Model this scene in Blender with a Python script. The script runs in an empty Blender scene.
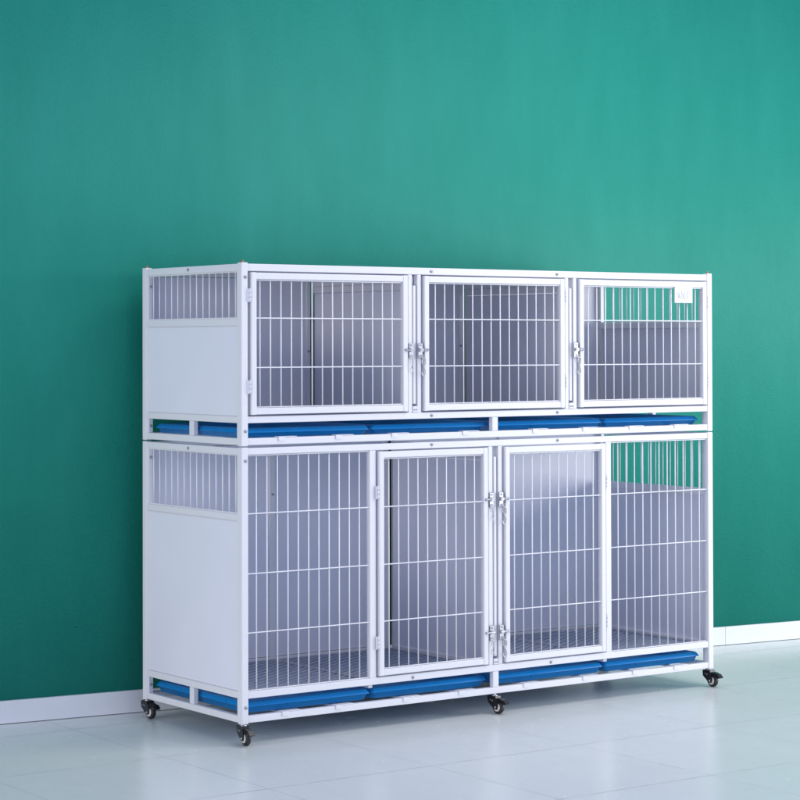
import bpy, bmesh, math, random
from mathutils import Vector, Matrix
random.seed(7)
scene = bpy.context.scene
C = scene.collection
ORG = {}                      # world origin of every object

# ------------------------------------------------------------------ materials
def mat(name):
    m = bpy.data.materials.new(name); m.use_nodes = True
    nt = m.node_tree
    return m, nt, nt.nodes['Principled BSDF']
def node(nt, t, **kw):
    n = nt.nodes.new(t)
    for k, v in kw.items(): setattr(n, k, v)
    return n
def simple(name, col_, *a, warp=0, **k):
    m = _simple(name, col_, *a, **k)
    if warp:
        nt = m.node_tree; b = nt.nodes['Principled BSDF']
        tc = node(nt, 'ShaderNodeTexCoord'); n = node(nt, 'ShaderNodeTexNoise'); n.inputs['Scale'].default_value = 2.6; n.inputs['Detail'].default_value = 1
        nt.links.new(tc.outputs['Object'], n.inputs['Vector'])
        bp = node(nt, 'ShaderNodeBump'); bp.inputs['Strength'].default_value = warp; bp.inputs['Distance'].default_value = .02
        nt.links.new(n.outputs['Fac'], bp.inputs['Height'])
        if b.inputs['Normal'].links: nt.links.new(b.inputs['Normal'].links[0].from_socket, bp.inputs['Normal'])
        nt.links.new(bp.outputs['Normal'], b.inputs['Normal'])
    return m
def _simple(name, col, rough=.4, metal=0, noise=.04, nscale=30, bump=0, bscale=400, coat=0, rvar=.08, spec=.5):
    m, nt, b = mat(name)
    L = nt.links.new
    tc = node(nt, 'ShaderNodeTexCoord')
    n = node(nt, 'ShaderNodeTexNoise'); n.inputs['Scale'].default_value = nscale; n.inputs['Detail'].default_value = 5
    L(tc.outputs['Object'], n.inputs['Vector'])
    r = node(nt, 'ShaderNodeMix', data_type='RGBA')
    r.inputs[6].default_value = (*[c*(1-noise) for c in col], 1)
    r.inputs[7].default_value = (*[min(1, c*(1+noise)) for c in col], 1)
    L(n.outputs['Fac'], r.inputs[0]); L(r.outputs[2], b.inputs['Base Color'])
    mr = node(nt, 'ShaderNodeMapRange')
    mr.inputs['To Min'].default_value = max(0, rough-rvar); mr.inputs['To Max'].default_value = rough+rvar
    L(n.outputs['Fac'], mr.inputs['Value']); L(mr.outputs['Result'], b.inputs['Roughness'])
    b.inputs['Metallic'].default_value = metal
    b.inputs['Specular IOR Level'].default_value = spec
    b.inputs['Coat Weight'].default_value = coat
    if bump:
        n2 = node(nt, 'ShaderNodeTexNoise'); n2.inputs['Scale'].default_value = bscale
        L(tc.outputs['Object'], n2.inputs['Vector'])
        bp = node(nt, 'ShaderNodeBump'); bp.inputs['Strength'].default_value = bump; bp.inputs['Distance'].default_value = .001
        L(n2.outputs['Fac'], bp.inputs['Height']); L(bp.outputs['Normal'], b.inputs['Normal'])
    return m
M = {}
M['frame'] = simple('powder_coated_steel', (.78, .78, .805), .42, bump=.12, bscale=900, noise=.02)
M['panel'] = simple('coated_sheet_panel', (.775, .785, .86), .6, bump=.1, bscale=600, warp=.35, noise=.025, nscale=6)
M['wire'] = simple('coated_wire', (.82, .82, .84), .35, noise=.03)
M['grate'] = simple('galvanised_mesh', (.52, .55, .62), .3, metal=.6, noise=.15, nscale=60)
M['tray'] = simple('blue_plastic', (.001, .205, .55), .30, noise=.05, spec=.35)
M['black'] = simple('black_plastic', (.012, .012, .014), .35, noise=.2, bump=.1)
M['rubber'] = simple('black_rubber', (.02, .02, .022), .5, noise=.2)
M['hub'] = simple('cream_hub', (.72, .68, .62), .4)
M['chrome'] = simple('zinc_plated_steel', (.55, .56, .59), .3, metal=1, noise=.08, nscale=80)
M['screw'] = simple('screw_steel', (.42, .43, .46), .3, metal=1)
M['brass'] = simple('brass_pin', (.55, .25, .12), .4, metal=.6)
M['plate'] = simple('white_card', (.74, .74, .76), .6)
M['ink'] = simple('pale_grey_print', (.56, .57, .62), .6)

def wall_mat():
    m, nt, b = mat('green_painted_plaster'); L = nt.links.new
    tc = node(nt, 'ShaderNodeTexCoord')
    n = node(nt, 'ShaderNodeTexNoise'); n.inputs['Scale'].default_value = 2.2; n.inputs['Detail'].default_value = 8; n.inputs['Roughness'].default_value = .6
    mp = node(nt, 'ShaderNodeMapping'); mp.inputs['Scale'].default_value = (3.2, 1, 1.0)
    L(tc.outputs['Object'], mp.inputs['Vector']); L(mp.outputs['Vector'], n.inputs['Vector'])
    r = node(nt, 'ShaderNodeMix', data_type='RGBA')
    r.inputs[6].default_value = (.003, .215, .155, 1); r.inputs[7].default_value = (.016, .270, .208, 1)
    L(n.outputs['Fac'], r.inputs[0])
    # pinholes and pale specks in the paint
    v = node(nt, 'ShaderNodeTexVoronoi'); v.inputs['Scale'].default_value = 5.5; v.inputs['Randomness'].default_value = 1
    L(tc.outputs['Object'], v.inputs['Vector'])
    lt = node(nt, 'ShaderNodeMath', operation='LESS_THAN'); lt.inputs[1].default_value = .018
    L(v.outputs['Distance'], lt.inputs[0])
    sx = node(nt, 'ShaderNodeSeparateColor'); L(v.outputs['Color'], sx.inputs[0])
    gt = node(nt, 'ShaderNodeMath', operation='GREATER_THAN'); gt.inputs[1].default_value = .72; L(sx.outputs[0], gt.inputs[0])
    mu = node(nt, 'ShaderNodeMath', operation='MULTIPLY'); L(lt.outputs[0], mu.inputs[0]); L(gt.outputs[0], mu.inputs[1])
    gt2 = node(nt, 'ShaderNodeMath', operation='GREATER_THAN'); gt2.inputs[1].default_value = .5; L(sx.outputs[1], gt2.inputs[0])
    sc = node(nt, 'ShaderNodeMix', data_type='RGBA'); sc.inputs[6].default_value = (.01, .06, .06, 1); sc.inputs[7].default_value = (.12, .34, .30, 1)
    L(gt2.outputs[0], sc.inputs[0])
    r2 = node(nt, 'ShaderNodeMix', data_type='RGBA'); L(mu.outputs[0], r2.inputs[0]); L(r.outputs[2], r2.inputs[6]); L(sc.outputs[2], r2.inputs[7])
    L(r2.outputs[2], b.inputs['Base Color'])
    n2 = node(nt, 'ShaderNodeTexNoise'); n2.inputs['Scale'].default_value = 110; n2.inputs['Detail'].default_value = 4
    L(tc.outputs['Object'], n2.inputs['Vector'])
    n3 = node(nt, 'ShaderNodeTexNoise'); n3.inputs['Scale'].default_value = 3; n3.inputs['Detail'].default_value = 3
    L(mp.outputs['Vector'], n3.inputs['Vector'])
    bp = node(nt, 'ShaderNodeBump'); bp.inputs['Strength'].default_value = .65; bp.inputs['Distance'].default_value = .002
    L(n2.outputs['Fac'], bp.inputs['Height'])
    bp2 = node(nt, 'ShaderNodeBump'); bp2.inputs['Strength'].default_value = .06; bp2.inputs['Distance'].default_value = .03
    L(n3.outputs['Fac'], bp2.inputs['Height']); L(bp.outputs['Normal'], bp2.inputs['Normal']); L(bp2.outputs['Normal'], b.inputs['Normal'])
    b.inputs['Roughness'].default_value = .62
    b.inputs['Specular IOR Level'].default_value = .26
    return m
M['wall'] = wall_mat()

def floor_mat():
    m, nt, b = mat('pale_floor_tiles'); L = nt.links.new
    tc = node(nt, 'ShaderNodeTexCoord'); sp = node(nt, 'ShaderNodeSeparateXYZ'); L(tc.outputs['Object'], sp.inputs[0])
    def mth(op, a, bb=None):
        n = node(nt, 'ShaderNodeMath', operation=op)
        for i, s in enumerate((a, bb)):
            if s is None: continue
            if isinstance(s, (int, float)): n.inputs[i].default_value = s
            else: L(s, n.inputs[i])
        return n.outputs[0]
    ids = []; ds = []
    for ax, off in ((0, .295), (1, -.02)):
        t = mth('DIVIDE', mth('SUBTRACT', sp.outputs[ax], off), .604 if ax == 0 else .6)
        f = mth('FRACT', t); ids.append(mth('FLOOR', t))
        ds.append(mth('MINIMUM', f, mth('SUBTRACT', 1, f)))
    gx = mth('LESS_THAN', ds[0], .0026); gy = mth('LESS_THAN', ds[1], .0040)
    g = mth('MAXIMUM', gx, gy)
    cid = node(nt, 'ShaderNodeCombineXYZ'); L(ids[0], cid.inputs[0]); L(ids[1], cid.inputs[1])
    wn = node(nt, 'ShaderNodeTexWhiteNoise', noise_dimensions='3D'); L(cid.outputs[0], wn.inputs['Vector'])
    n = node(nt, 'ShaderNodeTexNoise'); n.inputs['Scale'].default_value = 4; n.inputs['Detail'].default_value = 6; n.inputs['Roughness'].default_value = .5
    L(tc.outputs['Object'], n.inputs['Vector'])
    f = mth('ADD', mth('MULTIPLY', n.outputs['Fac'], .8), mth('MULTIPLY', wn.outputs['Value'], .25))
    r = node(nt, 'ShaderNodeMix', data_type='RGBA')
    r.inputs[6].default_value = (.70, .745, .70, 1); r.inputs[7].default_value = (.78, .825, .78, 1)
    L(f, r.inputs[0])
    # worn, dirt-filled joints: broken up by noise
    n4 = node(nt, 'ShaderNodeTexNoise'); n4.inputs['Scale'].default_value = 9; n4.inputs['Detail'].default_value = 6
    L(tc.outputs['Object'], n4.inputs['Vector'])
    jm = mth('MULTIPLY', g, mth('ADD', mth('MULTIPLY', n4.outputs['Fac'], 0.9), .04))
    r2 = node(nt, 'ShaderNodeMix', data_type='RGBA'); L(jm, r2.inputs[0]); L(r.outputs[2], r2.inputs[6]); r2.inputs[7].default_value = (.12, .14, .14, 1)
    L(r2.outputs[2], b.inputs['Base Color'])
    n2 = node(nt, 'ShaderNodeTexNoise'); n2.inputs['Scale'].default_value = 14; n2.inputs['Detail'].default_value = 6
    L(tc.outputs['Object'], n2.inputs['Vector'])
    mr = node(nt, 'ShaderNodeMapRange'); mr.inputs['To Min'].default_value = .22; mr.inputs['To Max'].default_value = .30
    L(n2.outputs['Fac'], mr.inputs['Value'])
    L(mth('ADD', mr.outputs['Result'], mth('MULTIPLY', g, .4)), b.inputs['Roughness'])
    bp = node(nt, 'ShaderNodeBump'); bp.inputs['Strength'].default_value = .15; bp.inputs['Distance'].default_value = .001
    L(mth('SUBTRACT', mth('MULTIPLY', n2.outputs['Fac'], .3), g), bp.inputs['Height']); L(bp.outputs['Normal'], b.inputs['Normal'])
    return m
M['floor'] = floor_mat()
M['base'] = simple('white_skirting_paint', (.74, .77, .80), .4, noise=.04, nscale=12, bump=.2, bscale=90)

# ------------------------------------------------------------------ mesh helpers
def empty(name, loc, parent=None):
    o = bpy.data.objects.new(name, None); C.objects.link(o); ORG[o.name] = Vector(loc)
    o.empty_display_size = .05
    if parent: o.parent = parent; o.location = Vector(loc) - ORG[parent.name]
    else: o.location = loc
    return o
class MB:
    """collects shapes in world coordinates, links them as ONE mesh object"""
    def __init__(s): s.bm = bmesh.new()
    def box(s, x0, x1, y0, y1, z0, z1, bev=0):
        t = bmesh.new()
        bmesh.ops.create_cube(t, size=1)
        for v in t.verts:
            v.co = Vector(((x0+x1)/2 + v.co.x*(x1-x0), (y0+y1)/2 + v.co.y*(y1-y0), (z0+z1)/2 + v.co.z*(z1-z0)))
        if bev: bmesh.ops.bevel(t, geom=t.edges[:], offset=bev, segments=2, affect='EDGES', profile=.5)
        s._merge(t); return s
    def _merge(s, t, smooth=False):
        me = bpy.data.meshes.new('tmp')
        if smooth:
            for f in t.faces: f.smooth = True
        t.to_mesh(me); t.free(); s.bm.from_mesh(me); bpy.data.meshes.remove(me)
    def cyl(s, a, b, r, n=10, r2=None, bev=0):
        a, b = Vector(a), Vector(b); d = b-a
        t = bmesh.new()
        bmesh.ops.create_cone(t, cap_ends=True, segments=n, radius1=r, radius2=r if r2 is None else r2, depth=d.length)
        if bev:
            es = [e for e in t.edges if len(e.link_faces) == 2 and any(len(f.verts) > 4 for f in e.link_faces)]
            bmesh.ops.bevel(t, geom=es, offset=bev, segments=2, affect='EDGES')
        mt = Matrix.Translation((a+b)/2) @ d.to_track_quat('Z', 'Y').to_matrix().to_4x4()
        t.transform(mt)
        for f in t.faces:
            f.smooth = abs(f.normal.dot(d.normalized())) < .9
        s._merge(t); return s
    def tube(s, pts, r, n=8):
        pts = [Vector(p) for p in pts]; t = bmesh.new(); rings = []
        for i, p in enumerate(pts):
            d = (pts[min(i+1, len(pts)-1)] - pts[max(i-1, 0)]).normalized()
            u = d.cross(Vector((.31, .9, .2))).normalized(); w = d.cross(u)
            rings.append([t.verts.new(p + r*(math.cos(6.2832*k/n)*u + math.sin(6.2832*k/n)*w)) for k in range(n)])
        for a, b in zip(rings, rings[1:]):
            for k in range(n): t.faces.new((a[k], a[(k+1) % n], b[(k+1) % n], b[k]))
        t.faces.new(rings[0][::-1]); t.faces.new(rings[-1])
        bmesh.ops.recalc_face_normals(t, faces=t.faces)
        s._merge(t, True); return s
    def prism(s, pts, y0, y1, axis='y', bev=0):
        """pts in the plane across axis; extruded from y0 to y1"""
        t = bmesh.new()
        def co(p, q):
            return {'y': Vector((p[0], q, p[1])), 'x': Vector((q, p[0], p[1])), 'z': Vector((p[0], p[1], q))}[axis]
        A = [t.verts.new(co(p, y0)) for p in pts]; B = [t.verts.new(co(p, y1)) for p in pts]
        n = len(pts)
        t.faces.new(A); t.faces.new(B[::-1])
        for k in range(n): t.faces.new((A[k], A[(k+1) % n], B[(k+1) % n], B[k]))
        bmesh.ops.recalc_face_normals(t, faces=t.faces)
        if bev: bmesh.ops.bevel(t, geom=t.edges[:], offset=bev, segments=2, affect='EDGES')
        s._merge(t); return s
    def build(s, name, m, parent=None, loc=None, label=None):
        bm = s.bm
        if loc is None:
            c = [v.co for v in bm.verts]
            loc = Vector([(min(p[i] for p in c)+max(p[i] for p in c))/2 for i in range(3)])
        loc = Vector(loc)
        for v in bm.verts: v.co -= loc
        me = bpy.data.meshes.new(name); bm.to_mesh(me); bm.free()
        me.materials.append(M[m])
        o = bpy.data.objects.new(name, me); C.objects.link(o); ORG[o.name] = loc
        if parent: o.parent = parent; o.location = loc - ORG[parent.name]
        else: o.location = loc
        if label: o['label'] = label
        return o
def struct(o): o['kind'] = 'structure'; return o

# ------------------------------------------------------------------ setting
fl = MB(); fl.box(-5, 9, -9, 3, -.05, 0)
struct(fl.build('floor', 'floor', loc=(0, 0, 0)))
# wall line on the ground (x, y): runs parallel to the cage behind it, with slightly skewed ends
def wall_y(x):
    def sm(t): t = max(0, min(1, t)); return t*t*(3-2*t)
    mid = .735 + (x-.1)*.022
    left = .757 + (.053-max(x, -1.4))*.11
    right = .792 - (min(x, 4.5)-2.95)*.11
    k = sm((x+.10)/.95); y = left*(1-k)+mid*k
    k = sm((x-2.0)/1.0)
    return y*(1-k)+right*k
def wall_mesh(name, m, off, z0, z1, th, xr=(-5, 9)):
    t = bmesh.new(); xs = []
    n = int((xr[1]-xr[0])/.05); xs = [xr[0]+(xr[1]-xr[0])*i/n for i in range(n+1)]
    f = [(t.verts.new((x, wall_y(x)-off, z0)), t.verts.new((x, wall_y(x)-off, z1)), t.verts.new((x, wall_y(x)-off+th, z1)), t.verts.new((x, wall_y(x)-off+th, z0))) for x in xs]
    for a, b in zip(f, f[1:]):
        for k in range(4): t.faces.new((a[k], a[(k+1) % 4], b[(k+1) % 4], b[k]))
    t.faces.new(f[0][::-1]); t.faces.new(f[-1])
    bmesh.ops.recalc_face_normals(t, faces=t.faces)
    b = MB(); b._merge(t, False)
    o = struct(b.build(name, m, loc=(0, 0, 0)))
    return o
w = wall_mesh('wall', 'wall', 0, -.04, 3.3, .12)
for p in w.data.polygons: p.use_smooth = abs(p.normal.z) < .5
wall_mesh('skirting_board', 'base', .012, .0025, .080, .03, (-5, 2.992))
wall_mesh('skirting_board', 'base', .012, .0025, .080, .03, (2.994, 9))
# ------------------------------------------------------------------ the cage
W_, D_ = 2.14, .64
cage = empty('pet_cage', (W_/2, D_/2, 0))
cage['label'] = 'white two-tier steel pet cage with barred doors, blue trays and black castors by green wall'
cage['category'] = 'pet cage'
T = .025          # tube section
BV = .0022
def tube_box(name, x0, x1, y0, y1, z0, z1, label=None, bev=BV):
    return MB().box(x0, x1, y0, y1, z0, z1, bev).build(name, 'frame', cage, label=label)

UP = dict(top=1.570, rt=1.545, cell=1.069, cb=1.047, slot=.998, bot=.975, win=1.39, winb=1.366)
LO = dict(top=.967, rt=.944, cell=.172, cb=.149, slot=.0925, bot=.070, win=.750, winb=.728)
# tier -> list of x positions (x0,x1) of front uprights between the corner posts
mids = {'u': [(.685, .701), (.724, .741), (1.399, .0), ], 'l': []}
U_UP = [(.685, .7015), (.7245, .741), (1.399, 1.4155), (1.4385, 1.455)]
L_UP = [(.519, .545), (1.039, 1.057), (1.083, 1.101), (1.595, 1.621)]
def brace_holes(): pass
for key, d, ups in (('u', UP, U_UP), ('l', LO, L_UP)):
    # corner posts
    for x in (0, W_-T):
        for y in (0, D_-T):
            z0 = d['bot']-.004 if key == 'l' else d['bot']-.003
            z1 = d['top']+.003 if key == 'u' else d['top']+.001
            tube_box('corner_post', x, x+T, y, y+T, z0, z1)
            if key == 'u':
                p = MB().cyl((x+T/2, y+T/2, z1-.001), (x+T/2, y+T/2, z1+.004), .005, 12).cyl((x+T/2, y+T/2, z1+.004), (x+T/2, y+T/2, z1+.009), .0025, 10)
                p.build('stacking_pin', 'brass', cage)
    # long rails front and back, stopped against the posts
    for y0, y1, back in ((.002, T-.001, 0), (D_-T+.001, D_-.002, 1)):
        for z0, z1 in ((d['rt'], d['top']-.001), (d['cb'], d['cell']), (d['bot'], d['slot'])):
            tube_box('long_rail', T, W_-T, y0, y1, z0, z1)
    # side rails (recessed 1 mm)
    for x0, x1 in ((.002, T-.002), (W_-T+.002, W_-.002)):
        for z0, z1 in ((d['rt'], d['top']-.001), (d['winb'], d['win']), (d['cb'], d['cell']), (d['bot'], d['slot'])):
            tube_box('side_rail', x0, x1, T, D_-T, z0, z1)
        # inner upright lips of the side frame
        for y0, y1 in ((T, T+.010), (D_-T-.012, D_-T)):
            tube_box('side_upright', x0+.002, x1-.002, y0, y1, d['cell'], d['rt'], bev=.001)
            tube_box('side_upright', x0+.002, x1-.002, y0, y1, d['slot'], d['cb'], bev=.001)
        # post in the middle of the tray slot
        tube_box('slot_post', x0+.001, x1-.001, .305, .332, d['slot'], d['cb'])
        # solid lower panel, with the thin shadow gap of the real sheet above and below
        sx0 = x0+.0025 if x0 < 1 else x1-.0045
        MB().box(sx0, sx0+.002, T+.010, D_-T-.012, d['cell']+.002, d['winb']-.0035).box(sx0-.0+.004 if x0 < 1 else sx0-.014, sx0+.014 if x0 < 1 else sx0-.004, T+.0102, T+.0202, d['cell']+.001, d['winb']-.001).box(x0+.006 if x0 < 1 else x1-.008, x0+.008 if x0 < 1 else x1-.006, T+.010, D_-T-.012, d['winb']-.014, d['winb']+.004).box(x0+.006 if x0 < 1 else x1-.008, x0+.008 if x0 < 1 else x1-.006, T+.010, D_-T-.012, d['cell']-.002, d['cell']+.010).build('side_panel', 'panel', cage)
        # barred window of the side
        g = MB(); n = 14; ya, yb = T+.010, D_-T-.012
        xc = (x0+x1)/2
        for k in range(n):
            y = ya + (k+.5)*(yb-ya)/n
            g.cyl((xc, y, d['win']-.004), (xc, y, d['rt']+.004), .0021, 8)
        g.box(xc-.002, xc+.002, ya, yb, d['win'], d['win']+.0035)
        g.box(xc-.002, xc+.002, ya, yb, d['rt']-.0035, d['rt'])
        g.build('side_bars', 'wire', cage)
    # front uprights
    for x0, x1 in ups:
        tube_box('front_upright', x0, x1, .003, T-.002, d['cell'], d['rt'])
        tube_box('back_upright', x0, x1, D_-T+.002, D_-.003, d['cell'], d['rt'])
    # tray-slot divider in the middle of the front and back
    tube_box('slot_post', 1.057, 1.083, .003, T-.002, d['slot'], d['cb'])
    tube_box('slot_post', 1.057, 1.083, D_-T+.002, D_-.003, d['slot'], d['cb'])

# partitions between the rooms
def partition(x, d, gap_top):
    zt = d['rt']
    MB().box(x-.0015, x+.0015, .028, D_-.036, d['cell']+.004, zt-.0545).build('partition_panel', 'panel', cage)
    tube_box('partition_rail', x-.008, x+.008, T, D_-.034, zt-.052, zt-.029, bev=.001)
    tube_box('partition_rail', x-.010, x+.010, T, D_-.034, zt-.0285, zt-.004, bev=.001)
    tube_box('partition_rail', x-.008, x+.008, T, D_-.034, d['cell']-.016, d['cell']+.003, bev=.001)
    # front edge strip seen between the paired uprights, clipped at the foot by a small bracket
    MB().box(x-.0035, x+.0075, .007, .024, d['cell']+.03, zt-.038, .0008).build('partition_edge', 'frame', cage)
    MB().box(x-.0105, x+.0105, .0015, .006, d['cell']+.001, d['cell']+.022, .001).build('partition_bracket', 'frame', cage)
    MB().cyl((x-.004, -.0015, d['cell']+.010), (x-.004, .002, d['cell']+.010), .0022, 8).cyl((x+.005, -.0015, d['cell']+.010), (x+.005, .002, d['cell']+.010), .0022, 8).build('bracket_rivets', 'screw', cage)
partition(.713, UP, 1); partition(1.427, UP, 1); partition(1.070, LO, 0)

# back panels between the back uprights
def back_panel(x0, x1, d):
    MB().box(x0, x1, D_-.016, D_-.013, d['cell']+.002, d['rt']-.002).build('back_panel', 'panel', cage)
for a, b in ((.025, .685), (.741, 1.399), (1.455, 2.115)): back_panel(a, b, UP)
for a, b in ((.025, .519), (.545, 1.039), (1.101, 1.595), (1.621, 2.115)): back_panel(a, b, LO)
# roof and closing sheets
MB().box(T, W_-T, T, D_-T, UP['top']-.006, UP['top']-.003).build('roof_panel', 'panel', cage)
for x0, x1 in ((.709, .717), (1.423, 1.431)):
    pass

# wires -----------------------------------------------------------------
def grid(x0, x1, z0, z1, xs, zs, y, name, parent):
    g = MB()
    for x in xs: g.cyl((x, y, z0-.004), (x, y, z1+.004), .00215, 8)
    for z in zs: g.cyl((x0-.004, y-.0040, z), (x1+.004, y-.0040, z), .0021, 8)
    # welded edge wires
    g.cyl((x0, y-.0035, z1-.0028), (x1, y-.0035, z1-.0028), .0018, 6)
    g.cyl((x0, y-.0035, z0+.0028), (x1, y-.0035, z0+.0028), .0018, 6)
    return g.build(name, 'wire', parent)

def hinge(x, z, door):
    g = MB()
    g.box(x-.0085, x-.001, -.0035, .001, z-.022, z+.022, .001)
    g.box(x+.001, x+.0085, -.0035, .001, z-.022, z+.022, .001)
    for a in (-.021, -.0065, .0075): g.cyl((x, -.005, z+a), (x, -.005, z+a+.0135), .0034, 10)
    g.cyl((x, -.005, z+.021), (x, -.005, z+.025), .0022, 8)
    return g.build('hinge', 'frame', door)

def make_door(x0, x1, z0, z1, xs, zs, side, hz, label):
    F = .0195; y0, y1 = -.006, .016
    root = empty('door', ((x0+x1)/2, y0, z0), cage)
    root['label'] = label
    g = MB()
    g.box(x0, x0+F, y0, y1, z0, z1, BV); g.box(x1-F, x1, y0, y1, z0, z1, BV)
    g.box(x0+F-.001, x1-F+.001, y0+.0012, y1-.001, z1-F-.003, z1-.0008, BV); g.box(x0+F-.001, x1-F+.001, y0+.0012, y1-.001, z0+.0008, z0+F+.003, BV)
    g.build('door_frame', 'frame', root)
    grid(x0+F, x1-F, z0+F+.003, z1-F-.003, xs, zs, .004, 'wire_grid', root)
    for z in hz: hinge(x0-.005 if side == 'l' else x1+.005, z, root)
    return root

ZU = (1.391, 1.229)
ZL = (.751, .555, .362)
P_ = .0417
doors = []
doors.append(make_door(.036, .677, 1.074, 1.541, [.074+P_*k for k in range(14)], ZU, 'l', (1.465, 1.165), 'barred door at the left end of the upper tier, hinged on its left'))
doors.append(make_door(.750, 1.390, 1.074, 1.541, [.803+P_*k for k in range(14)], ZU, 'r', (1.480, 1.170), 'barred door in the middle of the upper tier, hinged on its right'))
doors.append(make_door(1.464, 2.106, 1.074, 1.541, [1.512+P_*k for k in range(14)], ZU, 'r', (1.470, 1.165), 'barred door at the right end of the upper tier with a small white card holder'))
doors.append(make_door(.554, 1.030, .177, .940, [.600+P_*k for k in range(10)], ZL, 'l', (.800, .290), 'tall left door of the lower tier, hinged on its left'))
doors.append(make_door(1.110, 1.586, .177, .940, [1.157+P_*k for k in range(10)], ZL, 'r', (.800, .290), 'tall right door of the lower tier, hinged on its right'))
# fixed barred panels of the lower tier
o = grid(T, .519, .172, .944, [.064+P_*k for k in range(11)], ZL, .012, 'fixed_bars', cage); o['label'] = 'fixed barred panel at the left end of the lower tier'
o = grid(1.621, W_-T, .172, .944, [1.662+P_*k for k in range(11)], ZL, .012, 'fixed_bars', cage); o['label'] = 'fixed barred panel at the right end of the lower tier'

# card holder on the last upper door
cd = doors[2]
MB().box(1.938, 2.030, -.0075, -.0025, 1.459, 1.5215, .001).build('card_holder', 'plate', cd)
g = MB()
def stroke(pts): g.tube([(1.948+px*.072, -.0078, 1.470+pz*.036) for px, pz in pts], .0009, 6)
def arc(cx, cz, rx, rz, a0, a1, n=8): return [(cx+rx*math.cos(math.radians(a0+(a1-a0)*k/n)), cz+rz*math.sin(math.radians(a0+(a1-a0)*k/n))) for k in range(n+1)]
stroke([(.06, .9), (.12, .25)]); stroke([(.20, .8), (.16, .2)]); stroke([(.36, .95), (.30, .1)]); stroke([(.42, .7), (.47, .15)])
stroke([(.56, .95), (.52, .45), (.60, .1)]); stroke(arc(.80, .42, .09, .26, 90, 300)); stroke([(.74, .7), (.84, 1.0)])
g.build('card_marks', 'ink', cd)

# latches: a plate on the upright, a sliding bolt into the door and a hanging snap hook
def hook_pts(x, y, z, s, h, w):
    pts = []
    for k in range(13):           # upper bow
        a = math.radians(-30+200*k/12); pts.append((x+s*w*.8*math.cos(a), y-.001, z-h*.25+h*.22*math.sin(a)))
    for k in range(9):            # crossing leg and lower bow
        t = k/8; pts.append((x+s*(-w*.8+1.5*w*t), y-.004*math.sin(3.14*t), z-h*.30-h*.42*t))
    for k in range(1, 12):
        a = math.radians(10-205*k/11); pts.append((x+s*w*.75*math.cos(a), y, z-h*.78+h*.17*math.sin(a)))
    return pts
def latch(xp, xd, z, big, plate_h=.052, hookx=None):
    """xp: centre of the upright, xd: x inside the door frame the bolt reaches"""
    root = empty('latch', (xp, -.002, z), cage)
    s = 1 if xd > xp else -1
    g = MB()
    g.box(xp-.0090, xp+.0090, -.0035, .0025, z-plate_h*.55, z+plate_h*.45, .0008)
    for dz in (.016, -.020): g.cyl((xp, -.0055, z+dz), (xp, -.003, z+dz), .0028, 10)
    g.box(xp-.0075, xp+.0075, -.012, -.0035, z-.0065, z+.0065, .0015)
    g.build('latch_plate', 'chrome', root)
    b = MB(); b.cyl((xp-s*.010, -.0095, z), (xd, -.0095, z), .0032, 12, bev=.0008)
    b.cyl((xp+s*.011, -.0095, z), (xp+s*.014, -.0095, z), .0048, 12)
    b.cyl((xd-s*.001, -.0095, z), (xd+s*.003, -.0095, z), .0042, 12)
    b.build('bolt', 'chrome', root)
    hx = hookx if hookx is not None else xp+s*.004
    h = MB(); h.tube(hook_pts(hx, -.010, z-.024, s, .070 if big else .055, .011 if big else .006), .0014 if big else .0012)
    h.build('snap_hook', 'chrome', root)
    r = MB(); r.tube([(hx+.005*math.cos(a/10*6.283), -.010+.001*math.sin(a/10*6.283), z-.024+.006*math.sin(a/10*6.283)) for a in range(11)], .0011, 6)
    r.build('ring', 'chrome', root)
latch(.693, .668, 1.285, False, .05); latch(.733, .760, 1.285, True, .05, hookx=.742)
latch(1.447, 1.475, 1.285, True, .055, hookx=1.456)
latch(1.048, 1.020, .757, False); latch(1.092, 1.120, .757, True, hookx=1.101)
latch(1.048, 1.020, .288, False); latch(1.092, 1.120, .288, True, hookx=1.101)

# screws -----------------------------------------------------------------
def screw(x, y, z, axis):
    a = Vector((x, y, z)); d = Vector((0, -1, 0)) if axis == 'y' else Vector((-1, 0, 0))
    if axis == 'X': d = Vector((1, 0, 0))
    g = MB(); g.cyl(a, a+d*.0025, .0055, 14, .0045).cyl(a+d*.0024, a+d*.0042, .0030, 6)
    g.build('screw', 'screw', cage)
for x in (.785, 1.36): screw(x, .002, 1.557, 'y'); screw(x, .002, 1.058, 'y')
for x in (.785, 1.36): screw(x, .002, .957, 'y')
for x in (.70, 1.325): screw(x, .002, .160, 'y')
for z in (1.525, 1.021, .924, .121):
    screw(.0155, .0, z, 'y'); screw(W_, .0125, z-.02, 'X')
for z in (1.507, 1.019, .918, .120): screw(.011, D_-T-.006, z, 'x') if False else None
for z in (1.562, .958): screw(.002, .335, z-.004, 'x')
def inner_screw(x, y, z):       # on the inner face of the back corner posts, seen through the side bars
    a = Vector((x, y, z)); g = MB(); g.cyl(a, a+Vector((0, -.003, 0)), .005, 12, .004); g.build('screw', 'screw', cage)
for z in (1.507, 1.021, .912, .121): inner_screw(.0125, D_-T-.012, z)
for x, z in ((.693, 1.28), (1.407, 1.30), (.532, .76), (1.608, .76), (2.127, 1.51)): inner_screw(x, D_-T+.002, z)

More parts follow.
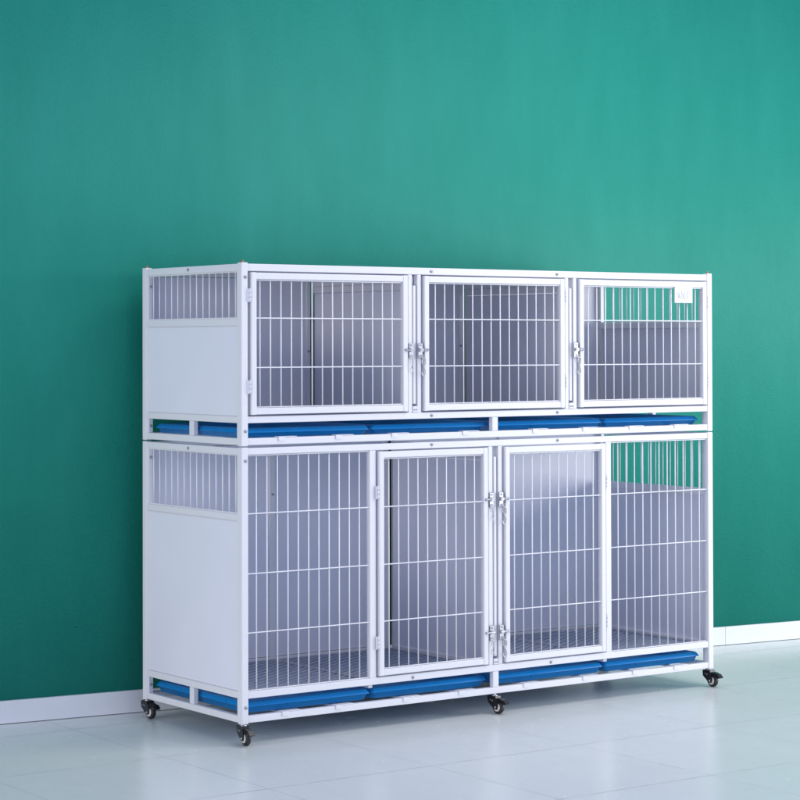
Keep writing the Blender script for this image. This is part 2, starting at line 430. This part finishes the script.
# mesh floors --------------------------------------------------------------
def grate(x0, x1, z):
    g = MB(); y0, y1 = .029, D_-.030
    f = .004
    g.box(x0, x1, y0, y0+f*2, z-.004, z+.004); g.box(x0, x1, y1-f*2, y1, z-.004, z+.004)
    g.box(x0, x0+f*2, y0+f*2, y1-f*2, z-.004, z+.004); g.box(x1-f*2, x1, y0+f*2, y1-f*2, z-.004, z+.004)
    # diamond mesh of expanded metal: two families of crossing strands, slightly corrugated
    px, py = .056, .033
    t = bmesh.new()
    def strand(a, b, dz):
        a, b = Vector(a), Vector(b); d = (b-a)
        n = Vector((-d.y, d.x, 0)).normalized()*.0030
        vs = []
        for p in (a, b):
            for off, zz in ((n, 0), (n, .003), (-n, .003), (-n, 0)):
                vs.append(t.verts.new((p.x+off.x, p.y+off.y, z-.001+dz+zz)))
        for i, j, k, l in ((0, 1, 5, 4), (1, 2, 6, 5), (2, 3, 7, 6), (3, 0, 4, 7)): t.faces.new([vs[m] for m in (i, j, k, l)])
    def clip(x, y, dx, dy):
        # clip infinite line to the rectangle
        ts = []
        xa, xb, ya, yb = x0+.006, x1-.006, y0+.006, y1-.006
        lo, hi = -999, 999
        for p, d, a, b in ((x, dx, xa, xb), (y, dy, ya, yb)):
            t1, t2 = (a-p)/d, (b-p)/d
            lo, hi = max(lo, min(t1, t2)), min(hi, max(t1, t2))
        return (lo, hi) if hi > lo+.003 else None
    for s in (1, -1):
        k = -60
        while k < 80:
            px0 = x0 + k*px; c = clip(px0, y0, px, s*py)
            if c: strand((px0+c[0]*px, y0+c[0]*s*py, 0), (px0+c[1]*px, y0+c[1]*s*py, 0), .0012*s)
            k += 1
    bmesh.ops.recalc_face_normals(t, faces=t.faces)
    g._merge(t)
    return g.build('floor_grate', 'grate', cage)
for a, b in ((.028, .534), (.538, 1.058), (1.082, 1.606), (1.610, 2.112)):
    grate(a, b, .160)
for a, b in ((.028, .702), (.724, 1.416), (1.438, 2.112)): grate(a, b, 1.058)
for x in (.536, 1.608):
    tube_box('floor_beam', x-.009, x+.009, T, D_-T, .135, .1535)

# blue trays -------------------------------------------------------------------
def tray(x0, x1, zb, label, H=.029):
    """tapering drip tray, rolled rim: outline rings from inside floor over the rim to the outside"""
    t = bmesh.new(); y0, y1 = .030, D_-.035
    def ring(ins, z, r):
        vs = []
        cx = ((x0+ins+r, y0+ins+r, 180), (x1-ins-r, y0+ins+r, 270), (x1-ins-r, y1-ins-r, 0), (x0+ins+r, y1-ins-r, 90))
        for px, py, a0 in cx:
            for k in range(6):
                a = math.radians(a0+90*k/5); vs.append(t.verts.new((px+r*math.cos(a), py+r*math.sin(a), z)))
        return vs
    prof = [(.036, zb+.0025, .02), (.034, zb+.003, .02), (.0245, zb+H-.003, .018), (.021, zb+H, .016), (.011, zb+H, .012), (.0075, zb+H-.002, .011),
            (.0005, zb+H-.013, .010), (.0, zb+H-.0148, .010), (.003, zb+H-.0162, .010), (.0065, zb+H-.0162, .011), (.011, zb-.001, .016), (.015, zb-.003, .016)]
    rs = [ring(*p) for p in prof]
    for a, b in zip(rs, rs[1:]):
        n = len(a)
        for k in range(n): t.faces.new((a[k], a[(k+1) % n], b[(k+1) % n], b[k]))
    t.faces.new(rs[0][::-1]); t.faces.new(rs[-1])
    bmesh.ops.recalc_face_normals(t, faces=t.faces)
    for f in t.faces: f.smooth = len(f.verts) == 4
    b = MB(); b._merge(t)
    return b.build('tray', 'tray', cage, label=label)
spans = ((.030, .540), (.546, 1.052), (1.086, 1.604), (1.610, 2.098))
ordn = ('leftmost', 'second from the left', 'third from the left', 'rightmost')
for (a, b), w in zip(spans, ordn):
    tray(a, b, 1.0005, 'blue plastic tray under the upper tier, ' + w)
    tray(a, b, .0975, 'blue plastic tray under the lower tier, ' + w, .034)
# cross bars carrying the trays
for zt in (UP['bot'], LO['bot']):
    for x in (.16, .375, .66, .90, 1.20, 1.477, 1.723, 1.932):
        MB().box(x-.0, x+.030, T, D_-T, zt+.018, zt+.0215).build('tray_runner', 'frame', cage)
# clips folded over the bottom front rails
for zt, xs in ((UP['slot'], (.145, .377, .612, .922, 1.242, 1.481, 1.71, 1.94)), (LO['slot'], (.158, .375, .658, .901, 1.196, 1.477, 1.723, 1.934))):
    for x in xs:
        g = MB(); w_ = .024
        g.prism([(x, zt-.010), (x+.003, zt-.012), (x+w_, zt-.012), (x+w_, zt+.003), (x, zt+.003)], -.0012, .0016, 'y')
        g.box(x, x+w_+.05, .0016, .026, zt+.0006, zt+.003)
        g.build('tray_clip', 'frame', cage)

# castors ------------------------------------------------------------------------
def castor(x, y, top, turn):
    root = empty('castor', (x, y, 0), cage)
    R = .0245; oy = -.020; cz = R
    X = Matrix.Translation((x, y, 0)) @ Matrix.Rotation(turn, 4, 'Z')
    def place(mb):
        mb.bm.transform(X); return mb
    # tyre (torus-like lathe about the x axis)
    def lathe(prof, cx, cy, cz, n=32):
        t = bmesh.new(); rr = []
        for px, pr in prof:
            rr.append([t.verts.new((cx+px, cy+pr*math.cos(6.28319*k/n), cz+pr*math.sin(6.28319*k/n))) for k in range(n)])
        for a, b in zip(rr, rr[1:]):
            for k in range(n): t.faces.new((a[k], a[(k+1) % n], b[(k+1) % n], b[k]))
        t.faces.new(rr[0][::-1]); t.faces.new(rr[-1])
        bmesh.ops.recalc_face_normals(t, faces=t.faces)
        for f in t.faces: f.smooth = len(f.verts) == 4
        m = MB(); m._merge(t); return m
    w = .0095
    place(lathe([(-w+.001, .015), (-w, .0185), (-w+.002, .0225), (-w+.005, .0242), (0, R), (w-.005, .0242), (w-.002, .0225), (w, .0185), (w-.001, .015)], 0, oy, cz)).build('tyre', 'rubber', root)
    hb = lathe([(-w-.0012, .0095), (-w-.0022, .0105), (-w-.0018, .0148), (-w+.001, .0158), (w-.001, .0158), (w+.0018, .0148), (w+.0022, .0105), (w+.0012, .0095)], 0, oy, cz)
    place(hb).build('hub', 'hub', root)
    f = MB()
    prof = [(-.006+oy, .0165), (.007+oy, .0165), (.018, .040), (.020, .060), (-.015, .062), (-.020, .055), (-.024+oy*.3, .046), (-.011+oy, .030)]
    for s in (-1, 1):
        xa, xb = sorted((s*(w+.0035), s*(w+.0062)))
        f.prism(prof, xa, xb, 'x', .0008)
    f.prism([(-.021, .050), (.020, .046), (.021, .0615), (-.018, .0625)], -w-.0040, w+.0040, 'x', .001)
    # round hood that wraps the back of the wheel
    hood = [(oy+.0275*math.cos(math.radians(a)), cz+.0275*math.sin(math.radians(a))) for a in range(20, 125, 15)]
    hood = hood + [(.002, .056), (.019, .052)]
    f.prism(hood, -w-.0045, w+.0045, 'x', .0008)
    place(f).build('fork', 'black', root)
    a = MB(); a.cyl((-w-.0095, oy, cz), (w+.0095, oy, cz), .0042, 12, bev=.0008); a.cyl((-w-.0105, oy, cz), (-w-.0090, oy, cz), .0028, 6)
    a.cyl((-w-.0085, -.006, .047), (-w-.005, -.006, .047), .0026, 8); a.cyl((-w-.0085, .003, .049), (-w-.005, .003, .049), .0022, 8)
    place(a).build('axle', 'chrome', root)
    s_ = MB(); s_.cyl((0, 0, .060), (0, 0, top+.004), .0055, 12); s_.cyl((0, 0, .0605), (0, 0, .0655), .012, 16)
    place(s_).build('stem', 'chrome', root)
    b = MB()
    b.prism([(-.020, .043), (-.058, .035), (-.061, .040), (-.058, .050), (-.034, .056), (-.020, .056)], -.0115, .0115, 'x', .0018)
    b.prism([(-.050, .049), (-.064, .037), (-.067, .039), (-.054, .053)], -.0105, .0105, 'x', .001)
    place(b).build('brake_lever', 'black', root)
k = 0
for x in (.0125, 1.070, W_-.0125):
    for y in (.0125, D_-.0125):
        castor(x, y, LO['bot'], (-.12, .05, .10, -.2, -.02, .15)[k]); k += 1

# ------------------------------------------------------------------ lights
wd = bpy.data.worlds.new('World'); scene.world = wd; wd.use_nodes = True
bg = wd.node_tree.nodes['Background']; bg.inputs[0].default_value = (.47, .565, 1.0, 1); bg.inputs[1].default_value = .66
def area(name, loc, target, sx, sy, power, col):
    l = bpy.data.lights.new(name, 'AREA'); l.shape = 'RECTANGLE'; l.size = sx; l.size_y = sy; l.energy = power; l.color = col
    o = bpy.data.objects.new(name, l); C.objects.link(o); o.location = loc
    o.rotation_euler = (Vector(target)-Vector(loc)).to_track_quat('-Z', 'Y').to_euler()
    return o
area('overhead_softbox', (2.2, -1.6, 3.9), (1.5, -.4, 0), 2.4, 1.4, 60, (1, .97, .90))
area('right_softbox', (6.9, -3.5, 1.3), (2.8, .5, .7), 3.0, 2.6, 290, (1, .98, .94))
sl = area('side_softbox', (-4.6, -.6, 1.3), (0, .2, .7), 2.6, 2.8, 22, (1, .93, .87)); sl.data.spread = math.radians(75)
area('front_softbox', (-.2, -3.8, 4.3), (.9, -.4, .3), 2.0, 1.4, 24, (1, .96, .89))
area('fill_softbox', (.8, -7.5, 2.6), (1.3, 0, .9), 3.0, 2.0, 38, (.80, .88, 1))

# ------------------------------------------------------------------ camera
cam = bpy.data.cameras.new('camera'); co = bpy.data.objects.new('camera', cam); C.objects.link(co)
f, cx, cy, X0, Y0, Z0, yaw, pit, rol = 2163.977, 300.848, 315.261, -3.83242, -5.92744, 1.298857, .6013563, .0142500, -.0018127
F = Vector((math.sin(yaw)*math.cos(pit), math.cos(yaw)*math.cos(pit), math.sin(pit)))
R0 = Vector((math.cos(yaw), -math.sin(yaw), 0)); T0 = R0.cross(F)
R2 = R0*math.cos(rol)+T0*math.sin(rol); T2 = -R0*math.sin(rol)+T0*math.cos(rol)
mw = Matrix((R2, T2, -F)).transposed().to_4x4(); mw.translation = (X0, Y0, Z0)
co.matrix_world = mw
cam.sensor_width = 36; cam.sensor_fit = 'HORIZONTAL'; cam.lens = f/800*36
cam.shift_x = (400-cx)/800; cam.shift_y = (cy-400)/800
cam.clip_start = .1; cam.clip_end = 200
scene.camera = co
scene.render.engine = 'CYCLES'
scene.cycles.sample_clamp_indirect = 2.5; scene.cycles.sample_clamp_direct = 3.0
scene.cycles.caustics_reflective = False; scene.cycles.caustics_refractive = False
scene.render.resolution_x = scene.render.resolution_y = 1024
scene.view_settings.view_transform = 'Standard'; scene.view_settings.look = 'None'
scene.view_settings.gamma = 1; scene.view_settings.exposure = 0
